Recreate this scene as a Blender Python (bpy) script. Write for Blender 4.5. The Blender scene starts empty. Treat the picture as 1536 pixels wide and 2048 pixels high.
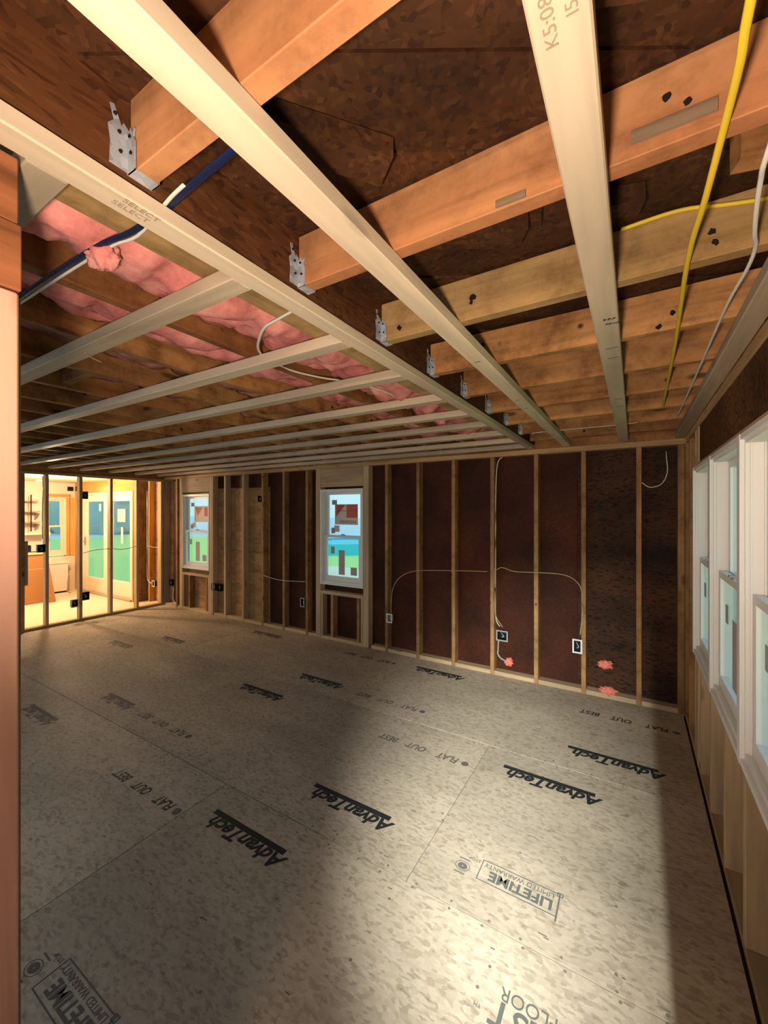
import bpy, bmesh, math, random
from mathutils import Vector, Matrix, noise
random.seed(7)
SC = bpy.context.scene
COL = SC.collection
PI = math.pi

# ------------------------------------------------------------------ camera, world, lights, exposure
cd = bpy.data.cameras.new('camera')
cam = bpy.data.objects.new('camera', cd); COL.objects.link(cam)
cam.location = (0, 0, 1.633)
cam.rotation_euler = (PI/2, 0, math.radians(31.55))
cd.sensor_width = 36.0; cd.sensor_fit = 'AUTO'
cd.lens = 815.0/2048.0*36.0
cd.shift_y = -3.0/2048.0
cd.clip_start = 0.02
SC.camera = cam

vs = SC.view_settings
vs.view_transform = 'Standard'; vs.look = 'None'; vs.gamma = 1.0; vs.use_curve_mapping = False
vs.exposure = 0.0

world = bpy.data.worlds.new('sky'); SC.world = world; world.use_nodes = True
wn = world.node_tree.nodes; wl = world.node_tree.links
bg = wn['Background']
tc = wn.new('ShaderNodeTexCoord'); sx = wn.new('ShaderNodeSeparateXYZ'); rp = wn.new('ShaderNodeValToRGB')
wl.new(tc.outputs['Generated'], sx.inputs[0]); wl.new(sx.outputs['Z'], rp.inputs[0])
rp.color_ramp.elements[0].position = 0.0; rp.color_ramp.elements[0].color = (0.52, 0.76, 0.84, 1)
rp.color_ramp.elements[1].position = 0.6; rp.color_ramp.elements[1].color = (0.50, 0.78, 1.0, 1)
wl.new(rp.outputs[0], bg.inputs[0]); bg.inputs[1].default_value = 1.2

def lamp(name, kind, loc, energy, color, target=None, **kw):
    d = bpy.data.lights.new(name, kind); o = bpy.data.objects.new(name, d); COL.objects.link(o)
    o.location = loc; d.energy = energy; d.color = color
    if target is not None:
        o.rotation_euler = (Vector(target)-Vector(loc)).to_track_quat('-Z', 'Y').to_euler()
    for k, v in kw.items(): setattr(d, k, v)
    return o
# work light standing behind the photographer, turned up to the framing
lamp('work_light', 'SPOT', (-0.11, -0.10, 1.50), 112.0, (1.0, 0.82, 0.63), (-0.55, 1.5, 2.5),
     spot_size=math.radians(135), spot_blend=0.8, shadow_soft_size=0.05)
# cool torch pointed at the floor by the windows, its right side cut off by an added, unseen post
lamp('torch', 'SPOT', (0.098, -0.62, 1.80), 1600.0, (0.91, 1.0, 0.96), (-0.30, 2.60, 0.0),
     spot_size=math.radians(47), spot_blend=1.0, shadow_soft_size=0.015)
# ceiling fixture of the room behind the photographer
lamp('room_light', 'AREA', (-0.3, -1.6, 2.0), 22.0, (1.0, 0.66, 0.40), (-0.9, 2.5, 1.0), shape='DISK', size=0.5)
# kitchen ceiling fixtures
lamp('kitchen_light', 'POINT', (-8.1, 2.8, 2.00), 145.0, (1.0, 0.73, 0.45), shadow_soft_size=0.08)
lamp('kitchen_light', 'AREA', (-9.0, 1.2, 2.16), 60.0, (1.0, 0.72, 0.40), (-8.6, 1.6, 0), shape='DISK', size=0.5)

# ------------------------------------------------------------------ materials
def newmat(name):
    m = bpy.data.materials.new(name); m.use_nodes = True
    m.node_tree.nodes['Principled BSDF'].inputs['Specular IOR Level'].default_value = 0.22
    return m, m.node_tree.nodes, m.node_tree.links, m.node_tree.nodes['Principled BSDF']
def flat(name, col, rough=0.6, metal=0.0, emit=0.0):
    m, n, l, b = newmat(name)
    b.inputs['Base Color'].default_value = (*col, 1); b.inputs['Roughness'].default_value = rough
    b.inputs['Metallic'].default_value = metal
    if emit:
        b.inputs['Emission Color'].default_value = (*col, 1); b.inputs['Emission Strength'].default_value = emit
    return m
def coords(n, l, scale, jitter=True):
    t = n.new('ShaderNodeTexCoord'); mp = n.new('ShaderNodeMapping')
    mp.inputs['Scale'].default_value = scale
    l.new(t.outputs['Object'], mp.inputs[0])
    if jitter:
        oi = n.new('ShaderNodeObjectInfo'); mu = n.new('ShaderNodeMath'); mu.operation = 'MULTIPLY'
        mu.inputs[1].default_value = 37.0
        cx = n.new('ShaderNodeCombineXYZ')
        l.new(oi.outputs['Random'], mu.inputs[0])
        for i in range(3): l.new(mu.outputs[0], cx.inputs[i])
        l.new(cx.outputs[0], mp.inputs['Location'])
    return mp
def ramp(n, cols):
    r = n.new('ShaderNodeValToRGB'); e = r.color_ramp.elements
    e[0].position, e[0].color = cols[0][0], (*cols[0][1], 1)
    e[1].position, e[1].color = cols[-1][0], (*cols[-1][1], 1)
    for p, c in cols[1:-1]:
        x = e.new(p); x.color = (*c, 1)
    return r
def mul(c, k): return tuple(min(1.0, v*k) for v in c)
def mixnode(n, mode, fac):
    m = n.new('ShaderNodeMix'); m.data_type = 'RGBA'; m.blend_type = mode; m.inputs[0].default_value = fac
    return m
def wood(name, col, axis, var=0.35, blotch=0.0, knots=0.5, grain=1.0, stain=None, rough=0.65, dirt=0.0):
    """lumber; grain runs along the given local axis"""
    m, n, l, b = newmat(name + '_' + 'xyz'[axis])
    sc = [26.0*grain]*3; sc[axis] = 1.6*grain
    mp = coords(n, l, sc)
    nz = n.new('ShaderNodeTexNoise'); nz.inputs['Scale'].default_value = 1.0; nz.inputs['Detail'].default_value = 5
    nz.inputs['Distortion'].default_value = 0.6
    l.new(mp.outputs[0], nz.inputs[0])
    r = ramp(n, [(0.28, mul(col, 1-var)), (0.5, col), (0.75, mul(col, 1+var*0.55))])
    l.new(nz.outputs[0], r.inputs[0])
    # broad tone along the board
    sc2 = [5.0]*3; sc2[axis] = 0.9
    mp2 = coords(n, l, sc2)
    n2 = n.new('ShaderNodeTexNoise'); n2.inputs['Scale'].default_value = 1.0; n2.inputs['Detail'].default_value = 3
    l.new(mp2.outputs[0], n2.inputs[0])
    r2 = ramp(n, [(0.3, (0.68-dirt*.35,)*3), (0.7, (1.1, 1.1, 1.1))])
    if stain: r2.color_ramp.elements[0].color = (*stain, 1)
    l.new(n2.outputs[0], r2.inputs[0])
    mx = mixnode(n, 'MULTIPLY', 1.0); l.new(r.outputs[0], mx.inputs[6]); l.new(r2.outputs[0], mx.inputs[7])
    # knots
    sc3 = [7.0]*3; sc3[axis] = 2.2
    mp3 = coords(n, l, sc3)
    vo = n.new('ShaderNodeTexVoronoi'); vo.inputs['Scale'].default_value = 1.0; l.new(mp3.outputs[0], vo.inputs[0])
    r3 = ramp(n, [(0.07, (1-0.75*knots,)*3), (0.14, (1, 1, 1))]); l.new(vo.outputs['Distance'], r3.inputs[0])
    mk = mixnode(n, 'MULTIPLY', 1.0); l.new(mx.outputs[2], mk.inputs[6]); l.new(r3.outputs[0], mk.inputs[7])
    if blotch:
        mp4 = coords(n, l, (1, 1, 1)); n4 = n.new('ShaderNodeTexNoise'); n4.inputs['Scale'].default_value = 7.0
        n4.inputs['Detail'].default_value = 9; n4.inputs['Roughness'].default_value = 0.7; l.new(mp4.outputs[0], n4.inputs[0])
        r4 = ramp(n, [(0.32, (1-blotch, 1-blotch*1.1, 1-blotch*1.15)), (0.52, (1, 1, 1)), (0.72, (1+blotch*.5,)*3)]); l.new(n4.outputs[0], r4.inputs[0])
        for e in r4.color_ramp.elements: e.color = tuple(e.color)
        mb = mixnode(n, 'MULTIPLY', 1.0); l.new(mk.outputs[2], mb.inputs[6]); l.new(r4.outputs[0], mb.inputs[7])
        v5 = n.new('ShaderNodeTexVoronoi'); v5.inputs['Scale'].default_value = 6.5; l.new(mp4.outputs[0], v5.inputs[0])
        r5 = ramp(n, [(0.045, (0.12, 0.08, 0.06)), (0.10, (1, 1, 1))]); l.new(v5.outputs['Distance'], r5.inputs[0])
        mk = mixnode(n, 'MULTIPLY', 1.0); l.new(mb.outputs[2], mk.inputs[6]); l.new(r5.outputs[0], mk.inputs[7])
    # per board tone
    oi = n.new('ShaderNodeObjectInfo'); mr = n.new('ShaderNodeMapRange')
    mr.inputs[3].default_value = 0.82; mr.inputs[4].default_value = 1.12
    l.new(oi.outputs['Random'], mr.inputs[0])
    hs = n.new('ShaderNodeHueSaturation'); l.new(mr.outputs[0], hs.inputs['Value']); l.new(mk.outputs[2], hs.inputs['Color'])
    l.new(hs.outputs[0], b.inputs['Base Color'])
    b.inputs['Roughness'].default_value = rough
    bp = n.new('ShaderNodeBump'); bp.inputs['Strength'].default_value = 0.25; bp.inputs['Distance'].default_value = 0.002
    l.new(nz.outputs[0], bp.inputs['Height']); l.new(bp.outputs[0], b.inputs['Normal'])
    return m
class Wood:
    def __init__(s, *a, **k): s.a, s.k, s.m = a, k, {}
    def __getitem__(s, ax):
        if ax not in s.m: s.m[ax] = wood(*s.a, ax, **s.k)
        return s.m[ax]
def osb(name, c1, c2, c3, scale=28.0, stretch=(1, 1, 1), big=0.35, rough=0.7, blot=None, speck=0.0):
    """pressed flake board"""
    m, n, l, b = newmat(name)
    mp = coords(n, l, stretch)
    wz = n.new('ShaderNodeTexNoise'); wz.inputs['Scale'].default_value = 9; l.new(mp.outputs[0], wz.inputs[0])
    va = n.new('ShaderNodeVectorMath'); va.operation = 'MULTIPLY_ADD'; va.inputs[1].default_value = (.05, .05, .05)
    l.new(wz.outputs['Color'], va.inputs[0]); l.new(mp.outputs[0], va.inputs[2])
    vo = n.new('ShaderNodeTexVoronoi'); vo.inputs['Scale'].default_value = scale; l.new(va.outputs[0], vo.inputs[0])
    sp = n.new('ShaderNodeSeparateColor'); l.new(vo.outputs['Color'], sp.inputs[0])
    r = ramp(n, [(0.04, c1), (0.3, c2), (0.75, mul(c2, 1.1)), (1.0, c3)]); l.new(sp.outputs[0], r.inputs[0])
    nb = n.new('ShaderNodeTexNoise'); nb.inputs['Scale'].default_value = 2.2; nb.inputs['Detail'].default_value = 6
    l.new(mp.outputs[0], nb.inputs[0])
    rb = ramp(n, [(0.3, (1-big,)*3), (0.7, (1.08, 1.08, 1.08))])
    if blot: rb.color_ramp.elements[0].color = (*blot, 1)
    l.new(nb.outputs[0], rb.inputs[0])
    mx = mixnode(n, 'MULTIPLY', 1.0); l.new(r.outputs[0], mx.inputs[6]); l.new(rb.outputs[0], mx.inputs[7])
    if speck:
        ns = n.new('ShaderNodeTexNoise'); ns.inputs['Scale'].default_value = 42; ns.inputs['Detail'].default_value = 4; l.new(mp.outputs[0], ns.inputs[0])
        rs = ramp(n, [(0.30, (1-speck,)*3), (0.40, (1, 1, 1))]); l.new(ns.outputs[0], rs.inputs[0])
        m2 = mixnode(n, 'MULTIPLY', 1.0); l.new(mx.outputs[2], m2.inputs[6]); l.new(rs.outputs[0], m2.inputs[7]); mx = m2
    l.new(mx.outputs[2], b.inputs['Base Color']); b.inputs['Roughness'].default_value = rough
    bp = n.new('ShaderNodeBump'); bp.inputs['Strength'].default_value = 0.15; bp.inputs['Distance'].default_value = 0.002
    l.new(sp.outputs[0], bp.inputs['Height']); l.new(bp.outputs[0], b.inputs['Normal'])
    return m

M_NEW   = Wood('new_pine', (0.63, 0.495, 0.36), var=0.14, knots=0.35, rough=0.55)
M_NEWG  = Wood('new_pine_grey', (0.47, 0.365, 0.255), var=0.2, knots=0.5)
M_ORANGE= Wood('aged_fir', (0.47, 0.222, 0.10), var=0.25, knots=0.4, stain=(0.62, 0.5, 0.45), blotch=0.35)
M_TAN   = Wood('tan_spruce', (0.47, 0.29, 0.13), var=0.3, knots=0.9, stain=(0.7, 0.66, 0.55), blotch=0.4)
M_JOIST = Wood('old_joist', (0.44, 0.215, 0.08), var=0.35, knots=0.9, stain=(0.55, 0.42, 0.38), dirt=0.3, blotch=0.5)
M_STUD  = Wood('old_stud', (0.36, 0.19, 0.075), var=0.3, knots=0.7, blotch=0.4)
M_STUDN = Wood('pale_stud', (0.52, 0.36, 0.21), var=0.2, knots=0.5)
M_POST  = Wood('pink_fir', (0.60, 0.315, 0.225), var=0.18, knots=0.6)
M_LVL   = Wood('laminated_header', (0.28, 0.10, 0.042), var=0.7, knots=0.1, rough=0.3)
M_CHIP  = Wood('grey_chip', (0.19, 0.125, 0.08), var=0.4)
M_PLATE = Wood('plate_wood', (0.44, 0.27, 0.13), var=0.3, knots=0.6)
M_HEAD  = Wood('header_wood', (0.50, 0.34, 0.21), var=0.15, knots=0.7)
M_YEL   = Wood('kitchen_stud', (0.70, 0.36, 0.10), var=0.2, knots=0.5)
M_FLOOR = osb('floor_flake_board', (0.34, 0.265, 0.19), (0.42, 0.335, 0.245), (0.47, 0.39, 0.30), scale=85, stretch=(0.5, 1, 1), big=0.25, speck=0.32)
M_SHEATH= osb('dark_fibre_board', (0.045, 0.013, 0.006), (0.072, 0.016, 0.004), (0.09, 0.021, 0.006), scale=90, big=0.6)
M_SHEATHD= osb('stained_fibre_board', (0.02, 0.007, 0.003), (0.068, 0.025, 0.008), (0.095, 0.038, 0.013), scale=60, big=0.85, stretch=(0.6, 1, 1.4))
M_SHEATHT= osb('tan_plywood', (0.30, 0.15, 0.06), (0.36, 0.19, 0.075), (0.42, 0.24, 0.10), scale=8, big=0.35, stretch=(1, 1, 3))
M_DECK  = osb('old_deck_board', (0.042, 0.014, 0.005), (0.066, 0.023, 0.007), (0.10, 0.038, 0.012), scale=85, big=0.8)
M_BEAMD = osb('dark_beam_face', (0.065, 0.020, 0.006), (0.11, 0.036, 0.011), (0.15, 0.055, 0.018), scale=110, stretch=(1, 0.3, 1), big=0.7)
M_OSBR  = osb('brown_flake_header', (0.035, 0.012, 0.004), (0.12, 0.045, 0.013), (0.17, 0.07, 0.022), scale=80, big=0.75)
M_PLYLO = osb('lower_plywood', (0.24, 0.15, 0.08), (0.34, 0.22, 0.13), (0.40, 0.28, 0.17), scale=10, stretch=(1, 1, .3), big=0.35)
M_WHITE = flat('window_white', (0.72, 0.70, 0.68), 0.4)
M_DOORW = flat('door_cream', (0.80, 0.68, 0.50), 0.45)
M_WALLW = flat('painted_wall', (0.75, 0.64, 0.52), 0.7)
M_CEILW = flat('painted_ceiling', (0.78, 0.66, 0.46), 0.8)
M_INK   = flat('black_ink', (0.022, 0.024, 0.024), 0.6)
M_INKF  = flat('faded_ink', (0.12, 0.10, 0.085), 0.7)
M_NAIL  = flat('dull_nail', (0.17, 0.14, 0.11), 0.6)
M_INKP  = flat('pale_ink', (0.27, 0.22, 0.16), 0.7)
M_INKG  = flat('grey_ink', (0.11, 0.11, 0.10), 0.7)
M_BLACK = flat('black_plastic', (0.008, 0.008, 0.010), 0.4)
M_GREYP = flat('grey_plastic', (0.30, 0.30, 0.29), 0.5)
M_YCAB  = flat('yellow_cable', (0.60, 0.42, 0.03), 0.45)
M_WCAB  = flat('white_cable', (0.62, 0.58, 0.52), 0.45)
M_TCAB  = flat('tan_cable', (0.48, 0.33, 0.18), 0.5)
M_BCAB  = flat('navy_cable', (0.008, 0.012, 0.045), 0.4)
M_FOAM  = flat('pink_foam', (0.75, 0.20, 0.14), 0.7)
M_RED   = flat('sticker_red', (0.52, 0.12, 0.09), 0.6)
M_PAPER = flat('sticker_paper', (0.68, 0.58, 0.52), 0.7)
M_PAPERG= flat('sticker_grey', (0.40, 0.36, 0.34), 0.7)
M_CARD  = flat('brown_board', (0.42, 0.20, 0.075), 0.7)
M_CARDL = flat('cream_edge', (0.80, 0.56, 0.32), 0.7)
M_DARK  = flat('dark_gap', (0.012, 0.006, 0.004), 0.9)
M_BRASS = flat('brass', (0.55, 0.38, 0.16), 0.35, 0.8)
M_LAMP  = flat('lit_diffuser', (1.0, 0.86, 0.62), 0.5, 0, 8.0)
M_TILE  = flat('tile_brown', (0.36, 0.25, 0.18), 0.5)
M_GRASS = flat('lawn_green', (0.56, 0.84, 0.26), 0.9)
M_PATIO = flat('patio_beige', (0.90, 0.82, 0.60), 0.9)
M_TURQ  = flat('turquoise_vinyl', (0.05, 0.62, 0.72), 0.4)
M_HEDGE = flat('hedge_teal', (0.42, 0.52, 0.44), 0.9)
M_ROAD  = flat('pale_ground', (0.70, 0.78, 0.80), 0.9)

def galv():
    m, n, l, b = newmat('galvanized_steel')
    mp = coords(n, l, (1, 1, 1)); vo = n.new('ShaderNodeTexVoronoi'); vo.inputs['Scale'].default_value = 60
    l.new(mp.outputs[0], vo.inputs[0])
    r = ramp(n, [(0, (0.24, 0.26, 0.30)), (1, (0.50, 0.53, 0.60))]); l.new(vo.outputs['Color'], r.inputs[0])
    l.new(r.outputs[0], b.inputs['Base Color']); b.inputs['Metallic'].default_value = 0.35; b.inputs['Roughness'].default_value = 0.45
    return m
M_GALV = galv()
def fluff(name, c1, c2, c3):
    m, n, l, b = newmat(name)
    mp = coords(n, l, (1, 1, 1)); nz = n.new('ShaderNodeTexNoise'); nz.inputs['Scale'].default_value = 9
    nz.inputs['Detail'].default_value = 8; nz.inputs['Roughness'].default_value = 0.65; l.new(mp.outputs[0], nz.inputs[0])
    r = ramp(n, [(0.3, c1), (0.5, c2), (0.7, c3)]); l.new(nz.outputs[0], r.inputs[0])
    l.new(r.outputs[0], b.inputs['Base Color']); b.inputs['Roughness'].default_value = 0.95
    bp = n.new('ShaderNodeBump'); bp.inputs['Strength'].default_value = 0.6; bp.inputs['Distance'].default_value = 0.01
    l.new(nz.outputs[0], bp.inputs['Height']); l.new(bp.outputs[0], b.inputs['Normal'])
    return m
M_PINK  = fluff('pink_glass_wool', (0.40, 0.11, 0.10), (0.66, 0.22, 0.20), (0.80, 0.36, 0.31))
M_PINKD = fluff('dull_glass_wool', (0.14, 0.05, 0.04), (0.36, 0.15, 0.12), (0.50, 0.24, 0.20))  # duller, browner pink for the bays beyond the second
def glass():
    m, n, l, b = newmat('window_glass')
    n.remove(b); out = n['Material Output']
    tr = n.new('ShaderNodeBsdfTransparent'); tr.inputs[0].default_value = (0.93, 0.98, 0.97, 1)
    gl = n.new('ShaderNodeBsdfGlossy'); gl.inputs['Roughness'].default_value = 0.03
    fr = n.new('ShaderNodeLayerWeight'); pw_ = n.new('ShaderNodeMath'); pw_.operation = 'POWER'; pw_.inputs[1].default_value = 5.0
    ma = n.new('ShaderNodeMath'); ma.operation = 'MULTIPLY_ADD'; ma.inputs[1].default_value = 0.45; ma.inputs[2].default_value = 0.03
    l.new(fr.outputs['Facing'], pw_.inputs[0]); l.new(pw_.outputs[0], ma.inputs[0])
    mx = n.new('ShaderNodeMixShader'); l.new(ma.outputs[0], mx.inputs[0]); l.new(tr.outputs[0], mx.inputs[1])
    l.new(gl.outputs[0], mx.inputs[2]); l.new(mx.outputs[0], out.inputs[0])
    return m
M_GLASS = glass()

# ------------------------------------------------------------------ helpers
def link(name, me, mat, parent=None, loc=(0, 0, 0), rot=None):
    o = bpy.data.objects.new(name, me); COL.objects.link(o)
    if mat is not None and me is not None and not me.materials: me.materials.append(mat)
    if parent is not None:
        o.parent = parent; o.location = Vector(loc) - wpos(parent)
    else: o.location = loc
    if rot: o.rotation_euler = rot
    return o
def wpos(o):
    v = Vector(o.location); p = o.parent
    while p is not None: v += Vector(p.location); p = p.parent
    return v
def boxbm(bm, lo, hi):
    x0, y0, z0 = lo; x1, y1, z1 = hi
    v = [bm.verts.new(p) for p in ((x0,y0,z0),(x1,y0,z0),(x1,y1,z0),(x0,y1,z0),(x0,y0,z1),(x1,y0,z1),(x1,y1,z1),(x0,y1,z1))]
    for f in ((3,2,1,0),(4,5,6,7),(0,1,5,4),(1,2,6,5),(2,3,7,6),(3,0,4,7)): bm.faces.new([v[i] for i in f])
_cache = {}
def boxmesh(d, mat, bev=0.0):
    key = (round(d[0],4), round(d[1],4), round(d[2],4), mat.name, bev)
    if key not in _cache:
        bm = bmesh.new(); boxbm(bm, [-v/2 for v in d], [v/2 for v in d])
        if bev: bmesh.ops.bevel(bm, geom=bm.edges[:], offset=bev, segments=2 if bev > .003 else 1, affect='EDGES')
        me = bpy.data.meshes.new('board'); bm.to_mesh(me); bm.free(); me.materials.append(mat); _cache[key] = me
    return _cache[key]
def box(name, lo, hi, mat, parent=None, bev=0.0, rot=None):
    """a board from corner lo to corner hi (world); Wood picks its grain along the longest side"""
    d = [hi[i]-lo[i] for i in range(3)]
    if isinstance(mat, Wood): mat = mat[d.index(max(d))]
    return link(name, boxmesh(d, mat, bev), mat, parent, [(lo[i]+hi[i])/2 for i in range(3)], rot)
def tag(o, label, cat, group=None, kind=None):
    if label: o['label'] = label
    if cat: o['category'] = cat
    if group: o['group'] = group
    if kind: o['kind'] = kind
    return o
def struct(o): o['kind'] = 'structure'; return o
def lab(o, s): o['label'] = s; return o
def empty(name, loc=(0, 0, 0)):
    o = bpy.data.objects.new(name, None); COL.objects.link(o); o.location = loc; o.empty_display_size = 0.1
    return o
def bmobj(name, bm, mat, parent=None, loc=(0, 0, 0), smooth=False):
    me = bpy.data.meshes.new(name); bmesh.ops.recalc_face_normals(bm, faces=bm.faces[:]); bm.to_mesh(me); bm.free()
    if smooth:
        for p in me.polygons: p.use_smooth = True
    return link(name, me, mat, parent, loc)
def prism(bm, pts, axis, a, b):
    """extrude a 2-D outline along an axis from a to b"""
    def v3(p, t):
        if axis == 0: return (t, p[0], p[1])
        if axis == 1: return (p[0], t, p[1])
        return (p[0], p[1], t)
    A = [bm.verts.new(v3(p, a)) for p in pts]; B = [bm.verts.new(v3(p, b)) for p in pts]
    bm.faces.new(A); bm.faces.new(B[::-1])
    for i in range(len(pts)):
        j = (i+1) % len(pts); bm.faces.new((A[i], B[i], B[j], A[j]))
def smoothpath(P, k=4):
    P = [Vector(p) for p in P]; out = []
    for i in range(len(P)-1):
        p0 = P[max(i-1, 0)]; p1 = P[i]; p2 = P[i+1]; p3 = P[min(i+2, len(P)-1)]
        for j in range(k):
            t = j/k
            out.append(0.5*((2*p1)+(p2-p0)*t+(2*p0-5*p1+4*p2-p3)*t*t+(3*p1-p0-3*p2+p3)*t**3))
    out.append(P[-1]); return out
def tubebm(bm, P, rw, rh=None, n=8, up=Vector((0, 0, 1))):
    """swept cable: half width rw, half thickness rh (measured along 'up')"""
    rh = rh or rw; rings = []
    for i, p in enumerate(P):
        d = (P[min(i+1, len(P)-1)] - P[max(i-1, 0)]).normalized()
        s = d.cross(up)
        if s.length < 1e-3: s = d.cross(Vector((0, 1, 0)))
        s.normalize(); u = s.cross(d).normalized()
        rings.append([bm.verts.new(p + s*math.cos(2*PI*k/n)*rw + u*math.sin(2*PI*k/n)*rh) for k in range(n)])
    for a, b in zip(rings, rings[1:]):
        for k in range(n): bm.faces.new((a[k], a[(k+1) % n], b[(k+1) % n], b[k]))
    bm.faces.new(rings[0][::-1]); bm.faces.new(rings[-1])
def cable(name, P, rw, rh, mat, label=None, cat='cable', parent=None, up=(0, 0, 1), group=None):
    P = smoothpath(P); base = P[0]
    bm = bmesh.new(); tubebm(bm, [p-base for p in P], rw, rh, up=Vector(up))
    o = bmobj(name, bm, mat, parent, base, smooth=True)
    if label: tag(o, label, cat, group)
    return o
def text(name, s, size, loc, rotz, mat, parent, stretch=1.0, shear=0.0, bold=0.0, rot=None, depth=0.0006, align='LEFT', mirror=False):
    c = bpy.data.curves.new('t', 'FONT'); c.body = s; c.size = size; c.shear = shear; c.offset = bold
    c.align_x = align; c.extrude = depth/2; c.resolution_u = 3
    t = bpy.data.objects.new('t', c); COL.objects.link(t)
    dg = bpy.context.evaluated_depsgraph_get(); me = bpy.data.meshes.new_from_object(t.evaluated_get(dg))
    bpy.data.objects.remove(t); bpy.data.curves.remove(c)
    me.transform(Matrix.Diagonal((-stretch if mirror else stretch, 1, 1, 1)))
    if mirror: me.flip_normals()
    me.materials.clear(); me.materials.append(mat)
    return link(name, me, mat, parent, loc, rot or (0, 0, rotz))

# ================================================================== SETTING
CEIL = 2.216          # underside of the new strapping
JB = 2.257            # underside of the joists
JT = 2.397            # top of the joists / underside of the deck
YB = 4.03             # inner face of back wall studs
XR = 0.345            # inner face of right wall studs
XP = -6.95            # inner face of the partition studs

# ---- floor: dark joist space below, flake board sheets above, 4 mm joints
floor = struct(box('floor', (-7.06, -1.2, -0.06), (XR+0.1, YB+0.1, -0.0195), M_DARK))
rows = [(-1.2, 0.361, 0.36), (0.367, 1.580, -2.075), (1.586, 2.799, -0.857), (2.805, YB+0.1, -2.075)]
for y0, y1, xs in rows:
    x = xs
    while x < XR+0.1: x += 2.438
    edges = []
    while x > -7.06: edges.append(x); x -= 2.438
    edges.append(x)
    for a, b in zip(edges[1:], edges):
        lo, hi = max(a+0.002, -7.05), min(b-0.002, XR+0.09)
        if hi-lo > 0.05: box('floor_panel', (lo, y0, -0.019), (hi, y1, 0.0), M_FLOOR, floor)
kf = lab(box('kitchen_floor', (-10.0, -0.5, -0.06), (-7.062, 4.13, -0.002), flat('kitchen_cream_floor', (0.74, 0.60, 0.40), 0.5), floor), 'pale cream kitchen floor')

# ---- printing on the floor sheets (all of it faces away from the camera)
def brandstamp(x, y, w=0.535, mat=M_INK, word='AdvanTech', k=1.0):
    """x = right end, y = letter baseline side; the words run towards -X, a bar with knocked-out line under them"""
    t = text('floor_lettering', word, 0.108*k, (x, y-0.004, 0.0006), PI, mat, floor, stretch=w/(0.108*k*4.75), shear=0.32, bold=0.0036)
    box('printed_bar', (x-w-0.02, y+0.001, 0.0002), (x-0.035, y+0.032, 0.0010), mat, floor)
    return t
brandstamp(-1.385, 1.392); brandstamp(-1.065, 1.838); brandstamp(-0.155, 2.605); brandstamp(0.165, 3.055)
for x, y, w, m in ((-1.406, 3.79, 0.515, M_INK), (-2.293, 3.025, 0.513, M_INK), (-2.592, 2.562, 0.52, M_INK), (-3.796, 1.353, 0.505, M_INKF),
                   (-3.536, 1.80, 0.437, M_INKF), (-5.096, 2.573, 0.452, M_INKF), (-4.725, 3.005, 0.448, M_INKF), (-3.854, 3.782, 0.526, M_INKF)):
    brandstamp(x, y, w, m)
def slogan(x, y, w=0.75, mat=M_INK):
    text('floor_lettering', 'FLAT', 0.085, (x-0.07, y, 0.0006), PI, mat, floor, shear=0.2, bold=0.0015, stretch=w*1.02)
    text('floor_lettering', 'OUT', 0.085, (x-0.30, y, 0.0006), PI, mat, floor, shear=0.2, bold=0.0015, stretch=w*1.06)
    text('floor_lettering', 'BEST', 0.085, (x-0.52, y, 0.0006), PI, mat, floor, shear=0.2, bold=0.0015, stretch=w*1.05)
    bm = bmesh.new(); bmesh.ops.create_circle(bm, cap_ends=True, segments=14, radius=0.024)
    o = bmobj('printed_dot', bm, M_INKF, floor, (x-0.025, y-0.03, 0.0007))
slogan(-2.09, 1.325); slogan(-0.905, 2.54, mat=M_INKF); slogan(0.29, 3.70); slogan(-1.44, 3.01, mat=M_INKF)
slogan(-2.16, 3.79, mat=M_INK); slogan(-2.72, 1.80, mat=M_INKF)
def warranty(x, y, mat):
    """LIFETIME LIMITED WARRANTY box: x = right edge, y = near edge"""
    w, h, t = 0.335, 0.11, 0.004
    for lo, hi in (((x-w, y, .0002), (x, y+t, .001)), ((x-w, y+h, .0002), (x, y+h+t, .001)),
                   ((x-w, y, .0002), (x-w+t, y+h, .001)), ((x-t*1.6, y-0.022, .0002), (x, y+h, .001))):
        box('printed_rule', lo, hi, mat, floor)
    text('floor_lettering', 'LIFETIME', 0.068, (x-0.022, y+0.066, 0.0006), PI, mat, floor, stretch=1.02, bold=0.0022)
    text('floor_lettering', 'LIMITED WARRANTY', 0.034, (x-0.022, y+0.101, 0.0006), PI, mat, floor, stretch=0.93)
    q = x+0.010; s = y+h-0.012
    for lo, hi in (((q-.024, s, .0002), (q, s+.004, .001)), ((q-.024, s+.018, .0002), (q, s+.022, .001)),
                   ((q-.024, s, .0002), (q-.020, s+.022, .001)), ((q-.004, s, .0002), (q, s+.022, .001))):
        box('printed_rule', lo, hi, mat, floor)
    bm = bmesh.new()
    for r0, r1 in ((0.034, 0.031), (0.022, 0.004)):
        A = [bm.verts.new((r0*math.cos(2*PI*k/20), r0*.8*math.sin(2*PI*k/20), 0)) for k in range(20)]
        B = [bm.verts.new((r1*math.cos(2*PI*k/20), r1*.8*math.sin(2*PI*k/20), 0)) for k in range(20)]
        for k in range(20): bm.faces.new((A[k], A[(k+1) % 20], B[(k+1) % 20], B[k]))
    bmobj('printed_seal', bm, mat, floor, (x-w-0.072, y+0.03, 0.0008))
    for yy in (-0.012, 0.068): box('printed_rule', (x-w-0.10, y+yy, .0002), (x-w-0.05, y+yy+.005, .001), mat, floor)
    text('floor_lettering', 'STOP', 0.022, (x-w-0.008, y+0.10, 0.0006), PI, mat, floor)
warranty(-0.265, 1.755, M_INKG)
warranty(-1.42, 0.555, M_INKF)
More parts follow.
